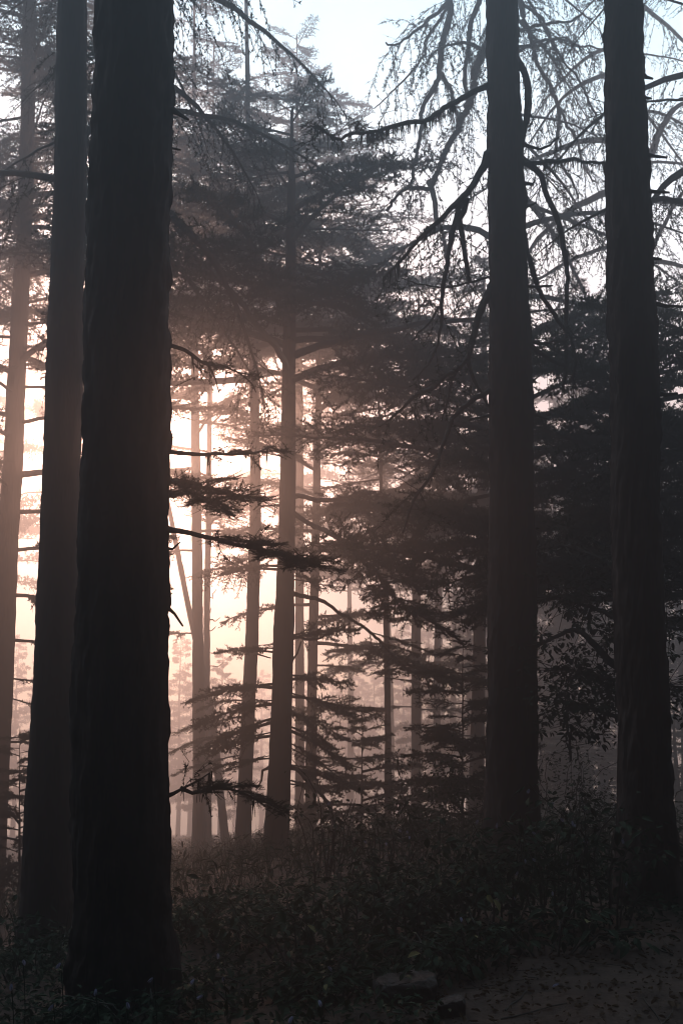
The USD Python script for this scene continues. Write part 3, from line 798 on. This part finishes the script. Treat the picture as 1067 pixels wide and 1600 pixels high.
for i, (px, py, Y) in enumerate(fars):
    far_tree(px, py, Y, far_label(px, py), 'distant cedars in the mist', k=i if i < 29 else 99 + i if i < 38 else 0, size=g.uniform(0.9, 1.2) if i < 38 else 0.5)

# the rest of the forest, round and behind the viewer, which shades this edge of it
rest = UsdGeom.PointInstancer.Define(stage, '/World/surrounding_forest')
protos = []
for k, c in enumerate(FAR):
    q = UsdGeom.Xform.Define(stage, f'/World/surrounding_forest/cedar_{k:03d}')
    q.GetPrim().GetReferences().AddInternalReference(c)
    protos.append(q.GetPath())
rest.CreatePrototypesRel().SetTargets(protos)
pos, sc = [], []
while len(pos) < 380:
    x, y = g.uniform(-60, 60), g.uniform(-36, 50)
    if (y > -4 and abs(x) < 0.34 * max(y, 0) + 7) or abs(x) + abs(y) < 5 or min([9] + [math.hypot(x - a[0], y - a[1]) for a in pos]) < 2.3:
        continue
    pos.append((x, y, float(ground_z(x, min(y, 50))) - 0.2 if y > -5 else 0.3 - 0.03 * y))
    sc.append((1.25, 1.25, g.uniform(0.82, 0.99)))
rest.CreatePositionsAttr(Vt.Vec3fArray.FromNumpy(np.array(pos, np.float32)))
rest.CreateScalesAttr(Vt.Vec3fArray.FromNumpy(np.array(sc, np.float32)))
rest.CreateProtoIndicesAttr(Vt.IntArray.FromNumpy(g.integers(0, 4, len(pos)).astype(np.int32)))
tag(rest.GetPrim(), 'the rest of the dark cedar forest standing round the viewer', 'forest', kind='stuff')

# ------------------------------------------------------------------ leaves, shrubs, ground cover
def leaf_template(width=0.42, fold=0.10, curl=0.18):
    t = np.array([0, 0.22, 0.5, 0.78, 1.0])
    hw = np.array([0.02, 0.8, 1.0, 0.6, 0.0]) * width / 2
    mid = np.stack([t, 0 * t, -curl * t ** 2], 1)
    l = mid + np.stack([0 * t, hw, fold * hw * 4], 1)
    r = mid + np.stack([0 * t, -hw, fold * hw * 4], 1)
    v = np.vstack([mid, l, r])
    f = []
    for i in range(4):
        f += [[i, i + 1, 5 + i + 1], [i, 5 + i + 1, 5 + i], [i, 10 + i, 10 + i + 1], [i, 10 + i + 1, i + 1]]
    return v, np.array(f)


OVATE, NARROW, CURLED = leaf_template(0.46), leaf_template(0.26, 0.12, 0.3), leaf_template(0.55, 0.22, -0.25)


def shrub(px, Y, height, width, label, n=330, singles=22, leaf=0.085, flowers=0, yellow=0, seed=0, name='leafy_shrub', cat='shrub', mat=LEAF, lean=0.0, tall=0.0, wild=0.008):
    g = np.random.default_rng(seed + 400)
    x0 = at(px, 1050, Y)[0]
    base = np.array([x0, Y, float(ground_z(x0, Y)) - 0.03])
    t = thing(name, label, cat, base)
    P, D = [], []
    stems = max(6, int(10 * width))
    for i in range(stems):
        a = g.uniform(0, 2 * math.pi)
        rr = width * 0.5 * math.sqrt(g.random())
        tip = np.array([math.cos(a) * rr + lean, math.sin(a) * rr * 0.8, height * (1 - 0.45 * (rr / (width * 0.5)) ** 2) * g.uniform(0.7, 1.12) + tall * (g.random() < 0.3) * g.random()])
        root = np.array([math.cos(a) * rr * 0.35, math.sin(a) * rr * 0.3, 0])
        q = smooth_path([root, root * 0.5 + tip * 0.5 + [g.normal(0, 0.06), g.normal(0, 0.06), height * 0.12], tip + [g.normal(0, 0.08), 0, -0.05 * height]], 0.09)
        q = q + np.cumsum(g.normal(0, wild, q.shape), 0) * np.minimum(1, np.arange(len(q)) / 3)[:, None]
        obj('stem', tube(q, np.linspace(0.009, 0.003, len(q)), 5), LIMB, t.GetPath())
        m = n // stems
        u = 0.25 + 0.75 * g.random(m) ** 0.55
        k = u * (len(q) - 1)
        p = np.stack([np.interp(k, np.arange(len(q)), q[:, c]) for c in range(3)], 1)
        out = g.normal(0, 1, (m, 3)) * [1, 1, 0.35]
        out[:, 2] -= 0.25
        out = unit(out)
        P.append(p + out * g.uniform(0.01, 0.16, (m, 1)) * (0.5 + 0.75 * width))
        D.append(out)
    P, D = np.vstack(P), np.vstack(D)
    P[:, 2] = np.maximum(P[:, 2], 0.03)
    up = unit(np.array([0, 0, 1.0]) + g.normal(0, 0.35, P.shape))
    R = frames(D, up)
    s = leaf * g.uniform(0.55, 1.35, len(P))
    front = np.argsort(P[:, 1] - 0.6 * P[:, 2])
    single, rest = front[:singles], front[singles:]
    v, f = scatter(OVATE, P[rest], R[rest], s[rest])
    tag(obj('foliage', (v, f), mat, t.GetPath()), kind='stuff')
    for j, i in enumerate(single):
        v, f = scatter(OVATE, P[i:i + 1], R[i:i + 1], s[i:i + 1] * 1.15)
        y = j < yellow
        q = obj('leaf', (v, f), YELLOW if y else mat, t.GetPath())
        if y:
            tag(q, 'yellowing leaf')
    for j in range(flowers):
        i = front[int(g.integers(0, len(front) // 2))]
        c = P[i] + [0, -0.03, 0.05 + 0.05 * g.random()]
        obj('flower', flower_mesh(c, g), PETAL, t.GetPath())
    return t


def flower_mesh(c, g, s=1.0):
    """A drooping bell of five petals."""
    mb = MB()
    d = unit(np.array([g.normal(0, 0.5), g.normal(-0.3, 0.4), -0.6]))
    for k in range(5):
        a = k / 5 * 2 * math.pi
        A = unit(np.cross(d, [0.3, 0.9, 0.2]))
        B = np.cross(d, A)
        o = A * math.cos(a) + B * math.sin(a)
        mb.add(*scatter(NARROW, c[None], frames((d + o * 0.45)[None], o[None]), [0.042 * s]))
    return mb.get()


SH = [  # px, Y, height, width, leaves, label, flowers, yellow
    (300, 10.5, 0.55, 1.2, 300, 'low dark shrub right of the nearest trunk base', 0, 0),
    (390, 10.0, 0.5, 1.2, 300, 'low dark shrub in front of the slender middle trunks', 0, 0),
    (470, 9.2, 0.62, 1.3, 340, 'dark shrub below the tallest middle cedar', 0, 1),
    (540, 9.6, 0.70, 1.3, 340, 'bushy dark shrub below the bright mist right of centre', 0, 0),
    (620, 9.3, 0.78, 1.3, 340, 'dark shrub under the slimmest cedar stem', 0, 0),
    (700, 9.8, 0.92, 1.3, 340, 'tall dark shrub just left of the inner right trunk', 0, 1),
    (770, 9.2, 0.92, 1.2, 340, 'dark shrub with a yellowing leaf before the inner right trunk', 2, 3),
    (850, 9.6, 1.08, 1.4, 360, 'tall shrub with pale flowers between the two right trunks', 9, 0),
    (925, 9.3, 1.1, 1.2, 340, 'pale flowered shrub touching the outer right trunk', 7, 0),
    (1050, 11.2, 0.8, 1.4, 300, 'dark shrub behind the outer right trunk at the picture edge', 1, 0),
    (640, 8.1, 0.40, 1.1, 260, 'low front shrub above the pale rock', 0, 1),
    (520, 8.0, 0.38, 1.2, 260, 'low front shrub left of the pale rock', 1, 1),
    (740, 8.3, 0.45, 1.1, 260, 'low leafy shrub at the left end of the bare path', 2, 1),
    (850, 8.4, 0.40, 1.0, 240, 'low leafy shrub along the far side of the bare path', 0, 1),
    (150, 8.0, 0.30, 1.0, 240, 'low dark shrub before the left side of the nearest trunk foot', 0, 0),
    (245, 7.9, 0.34, 1.0, 240, 'low dark shrub before the right side of the nearest trunk foot', 0, 0),
    (50, 10.5, 0.6, 1.3, 300, 'dark shrub at the foot of the grey brown left trunk', 0, 0),
    (400, 8.0, 0.34, 1.1, 240, 'low front shrub right of the nearest trunk foot', 1, 0),
]
for i, (px, Y, h, w, n, lab, fl, ye) in enumerate(SH):
    shrub(px, Y, h, w, lab, n, 20, 0.08, fl, ye, seed=i, tall=0.12)
shrub(512, 13.0, 1.05, 1.3, 'thin tall herb stems standing against the mist below the middle trunks', 120, 14, 0.075, 0, 0, seed=31, name='tall_herb', cat='plant', tall=0.35)
shrub(600, 12.5, 1.05, 1.2, 'tall herb with lilac flowers against the mist under the slim stem', 130, 14, 0.075, 6, 0, seed=32, name='tall_herb', cat='plant', tall=0.4)
for px, Y, h, w, n, lab, sd in ((660, 15.0, 1.35, 1.5, 1100, 'loose small leaved bush between the paler trunks and the inner right trunk', 33),
                                (735, 16.0, 1.6, 1.5, 1100, 'small leaved bush touching the left of the inner right trunk', 34),
                                (900, 15.5, 1.5, 2.4, 1500, 'wide dark bush under the bent oak bough', 35)):
    shrub(px, Y, h, w, lab, n, 20, 0.055, 0, 0, seed=sd, name='bush', cat='bush', tall=0.5, wild=0.05)
for px, Y, h, lab, sd in ((722, 21, 3.3, 'young cedar with level sprays left of the brown right trunk', 71), (565, 26, 2.6, 'young cedar low in the mist left of the slimmest stem', 72), (30, 22, 3.2, 'young cedar low between the two left trunks', 73)):
    w = px_to_m(1, Y)
    x, gz = at(px, 1050, Y)[0], 0
    gz = float(ground_z(x, Y))
    top_py = 1050 - (gz + h - 1.6) * F / Y
    young = Tree('young_cedar', lab, [(px, 1050 - (gz - 1.6) * F / Y, 0.055 / w), (px + 1, top_py, 0.008 / w)], Y, gz + h, seed=sd, sides=8)
    young.crown(gz + 0.3, gz + h, 0.075, 1.6, 0.5)

# the oak whose bent bough crosses the gap between the right trunks
oak = Tree('oak_tree', 'broadleaf tree with a thick bent bough beside the outer right trunk', [(985, 1250, 40), (985, 1100, 36), (978, 900, 26)], 13.2, 5.5, seed=61, sides=20)
og = np.random.default_rng(62)


def bough(tree, pts, Y, dY, w0, w1, leaves, spread, seed, leaf=0.075):
    g = np.random.default_rng(seed)
    n = len(pts)
    Q = smooth_path([at(a, b, Y + dY * i / (n - 1)) for i, (a, b) in enumerate(pts)], 0.06)
    Q = Q + g.normal(0, 0.006, Q.shape)
    x = UsdGeom.Xform.Define(stage, numbered(str(tree.t.GetPath()), 'bough')).GetPrim()
    wood = MB()
    wood.add(*tube(Q, px_to_m(np.linspace(w0 / 2, w1 / 2, len(Q)), Y), 8))
    P, D = [], []
    for i in range(leaves // 9):
        q = Q[int((0.25 + 0.75 * g.random()) * (len(Q) - 1))]
        e = q + g.normal(0, 1, 3) * spread * [1, 1, 0.6]
        wood.add(*twigs(q[None], e[None], 0.006, 0.003))
        m = 9
        d = unit(g.normal(0, 1, (m, 3)) * [1, 1, 0.5] + [0, 0, -0.3])
        P.append(e + d * 0.04); D.append(d)
    P, D = np.vstack(P), np.vstack(D)
    obj('wood', wood.get(tree.o), LIMB, x.GetPath())
    v, f = scatter(OVATE, P - tree.o, frames(D, unit(np.array([0, 0, 1]) + g.normal(0, 0.4, D.shape))), leaf * g.uniform(0.6, 1.3, len(P)))
    tag(obj('foliage', (v, f), LEAF, x.GetPath()), kind='stuff')


bough(oak, [(985, 1050), (958, 1038), (938, 1018), (918, 996), (895, 985), (866, 996), (840, 1010)], 13.2, 0.3, 15, 4, 260, 0.2, 1)
bough(oak, [(985, 1120), (955, 1118), (925, 1108), (900, 1100), (870, 1080)], 13.2, -0.4, 8, 3, 800, 0.24, 2)
bough(oak, [(985, 1070), (950, 1060), (915, 1055), (880, 1045), (850, 1050)], 13.2, 0.5, 7, 3, 800, 0.24, 3)
bough(oak, [(980, 980), (950, 960), (915, 945), (880, 930), (850, 940)], 13.2, 0.8, 9, 3, 600, 0.28, 4)
bough(oak, [(980, 920), (950, 880), (910, 860), (870, 850)], 13.2, 1.2, 8, 3, 500, 0.32, 5)
bough(oak, [(890, 1100), (884, 1120), (888, 1145), (893, 1190)], 12.9, 0, 5, 4, 90, 0.12, 6)
bough(oak, [(990, 1000), (1030, 980), (1065, 985)], 13.2, 0.8, 9, 3, 500, 0.3, 7)
bough(oak, [(990, 1080), (1035, 1070), (1075, 1080)], 13.2, 0.5, 8, 3, 500, 0.3, 8)

# low plants on the ground
def cover(n, xr, yr, leaf, h, seed, per=7, tpl=OVATE, keep=None):
    g = np.random.default_rng(seed)
    x, y = g.uniform(*xr, n), g.uniform(*yr, n)
    if keep is not None:
        k = keep(x, y, g)
        x, y = x[k], y[k]
    n = len(x)
    base = np.stack([x, y, ground_z(x, y)], 1)
    P = np.repeat(base, per, 0)
    m = len(P)
    P = P + np.stack([g.normal(0, h * 0.5, m), g.normal(0, h * 0.5, m), h * g.random(m) ** 0.8], 1)
    D = unit(g.normal(0, 1, (m, 3)) * [1, 1, 0.5])
    return scatter(tpl, P, frames(D, unit(np.array([0, 0, 1.0]) + g.normal(0, 0.35, (m, 3)))), leaf * g.uniform(0.5, 1.4, m))


def off_path(x, y, g):
    edge = 0.35 + 0.35 * (meshkit.noise(np.stack([x * 1.3, y * 1.3, 0 * x], -1), 4) - 0.5) + 0.10 * np.maximum(0, y - 6.5)
    return (x < edge) | (y > 8.7 + 0.4 * g.random(len(x)))


tag(obj('ground_cover', cover(3600, (-4.5, 3.5), (4.2, 13), 0.06, 0.13, 501, 7, keep=off_path), LEAF), 'dark low leafy ground cover around the trunks', 'ground cover', kind='stuff')
tag(obj('slope_undergrowth', cover(5200, (-12, 16), (12, 44), 0.11, 0.42, 502, 8, NARROW), LEAF), 'dim undergrowth on the falling misty slope', 'undergrowth', kind='stuff')


def grass(n, xr, yr, seed, h=0.5):
    g = np.random.default_rng(seed)
    x, y = g.uniform(*xr, n), g.uniform(*yr, n)
    b = np.stack([x, y, ground_z(x, y) - 0.02], 1)
    d = unit(g.normal(0, 0.28, (n, 3)) + [0, 0, 1])
    L = h * g.uniform(0.4, 1.3, (n, 1))
    sd = unit(np.cross(d, g.normal(0, 1, (n, 3)))) * 0.004
    mid = b + d * L * 0.6
    tip = b + d * L + g.normal(0, 0.12, (n, 3)) * L
    v = np.stack([b - sd, b + sd, mid - sd * 0.8, mid + sd * 0.8, tip], 1).reshape(-1, 3)
    f = (np.arange(n)[:, None, None] * 5 + np.array([[0, 1, 3], [0, 3, 2], [2, 3, 4]])[None]).reshape(-1, 3)
    return v, f


tag(obj('slope_grass', grass(5000, (-7, 4), (13, 34), 503, 0.55), LEAF), 'fine tall grass on the slope below the middle trunks', 'grass', kind='stuff')


def litter(n, seed):
    g = np.random.default_rng(seed)
    x, y = g.uniform(-0.2, 4.2, n), g.uniform(4.0, 9.3, n)
    P = np.stack([x, y, ground_z(x, y) + 0.008], 1)
    a = g.uniform(0, 2 * math.pi, n)
    D = np.stack([np.cos(a), np.sin(a), g.normal(0, 0.2, n)], 1)
    return scatter(CURLED, P, frames(D, unit(np.array([0, 0, 1.0]) + g.normal(0, 0.35, (n, 3)))), g.uniform(0.015, 0.05, n))


tag(obj('leaf_litter', litter(5200, 504), DRYLEAF), 'brown fallen leaves and needles on the bare path', 'leaf litter', kind='stuff')

def sticks(n, seed):
    g = np.random.default_rng(seed)
    mb = MB()
    for _ in range(n):
        x, y, a, l = g.uniform(-0.3, 4), g.uniform(4.3, 9), g.uniform(0, math.pi), g.uniform(0.08, 0.5)
        t = np.linspace(-0.5, 0.5, 5)
        q = np.stack([x + t * l * math.cos(a), y + t * l * math.sin(a), 0 * t], 1)
        q[:, :2] += g.normal(0, 0.008, (5, 2))
        q[:, 2] = ground_z(q[:, 0], q[:, 1]) + 0.008
        mb.add(*tube(q, np.linspace(1, 0.6, 5) * g.uniform(0.002, 0.007), 5))
    return mb.get()


tag(obj('fallen_twigs', sticks(130, 505), LIMB), 'thin broken twigs scattered on the bare path', 'twigs', kind='stuff')

for i, (px, py, lab) in enumerate(((863, 1546, 'pale bright fallen leaf on the bare path'), (845, 1533, 'brown curled leaf left of the pale fallen leaf'), (1012, 1502, 'brown leaf at the right end of the path'),
                                   (835, 1555, 'dry leaf nearest below the pale fallen leaf'), (780, 1500, 'dry leaf on the upper left of the path'), (940, 1475, 'dry leaf near the far side of the path'),
                                   (1050, 1580, 'dry leaf in the lower right corner'))):
    p = ground_hit(px, py) + [0, 0, 0.012]
    a = i * 1.3
    v, f = scatter(CURLED, np.zeros((1, 3)), frames(np.array([[math.cos(a), math.sin(a), 0.1]]), np.array([[0.1, 0.1, 1.0]])), [0.07 if i else 0.045])
    t = obj('fallen_leaf', (v, f), PETAL if i == 0 else DRYLEAF)
    UsdGeom.Xformable(t).AddTranslateOp().Set(Gf.Vec3d(*map(float, p)))
    tag(t, lab, 'leaf', 'fallen leaves lying on the path')

# flowering herbs in the lower left
HERBS = [(36, 1500), (95, 1505), (18, 1537), (84, 1570), (198, 1566), (240, 1528), (303, 1530), (350, 1528), (318, 1556), (457, 1588), (498, 1563), (150, 1545)]
for i, (px, py) in enumerate(HERBS):
    g = np.random.default_rng(600 + i)
    Y = 5.6 + 1.3 * (1600 - py) / 100
    p = at(px, py, Y)
    z = float(ground_z(p[0], p[1]))
    h = max(0.10, p[2] - z)
    t = thing('flowering_herb', 'lilac flowered herb, ' + ORD[sorted(q[0] for q in HERBS).index(px)] + ' from the left in the dark ground cover', 'plant', (p[0], p[1], z), 'lilac flowering herbs in the ground cover')
    q = smooth_path([[0, 0, -0.02], [0.02, 0, h * 0.6], [0, 0, h]], 0.03)
    obj('stem', tube(q, 0.0025, 5), LEAF, t.GetPath())
    m = 5
    k = g.uniform(0.3, 0.8, m)
    P = np.stack([0 * k, 0 * k, k * h], 1)
    a = g.uniform(0, 6.28, m)
    for j in range(m):
        obj('leaf', scatter(OVATE, P[j:j + 1], frames(np.array([[math.cos(a[j]), math.sin(a[j]), 0.2]]), np.array([[0, 0, 1.0]])), [g.uniform(0.05, 0.09)]), LEAF, t.GetPath())
    obj('flower', flower_mesh(np.array([0, 0, h]), g, 0.9), PETAL, t.GetPath())


# rocks at the near end of the shrubs
def rock(px, py, size, label, seed, flat=0.75):
    import trimesh
    m = trimesh.creation.icosphere(4)
    v = np.array(m.vertices)
    v = np.sign(v) * np.abs(v) ** 0.55                       # towards a block
    n = meshkit.fbm(v * 1.6 + seed, 4, seed)[:, None] - 0.5
    n2 = meshkit.fbm(v * 6 + seed, 3, seed + 3)[:, None] - 0.5
    v = v * (1 + 0.5 * n + 0.10 * n2)
    v[:, 2] = np.minimum(v[:, 2], flat + 0.10 * n2[:, 0] + 0.12 * v[:, 0])
    v = v * np.array(size)
    p = ground_hit(px, py) - [0, 0, 0.04]
    r = obj('rock', (v, m.faces), ROCK, smooth=40)
    UsdGeom.Xformable(r).AddTranslateOp().Set(Gf.Vec3d(*map(float, p)))
    return tag(r, label, 'rock')


rock(632, 1562, (0.19, 0.17, 0.22), 'pale flat topped rock at the bottom in front of the shrubs', 3)
rock(705, 1585, (0.08, 0.09, 0.16), 'smaller reddish upright rock right of the flat topped rock', 8)
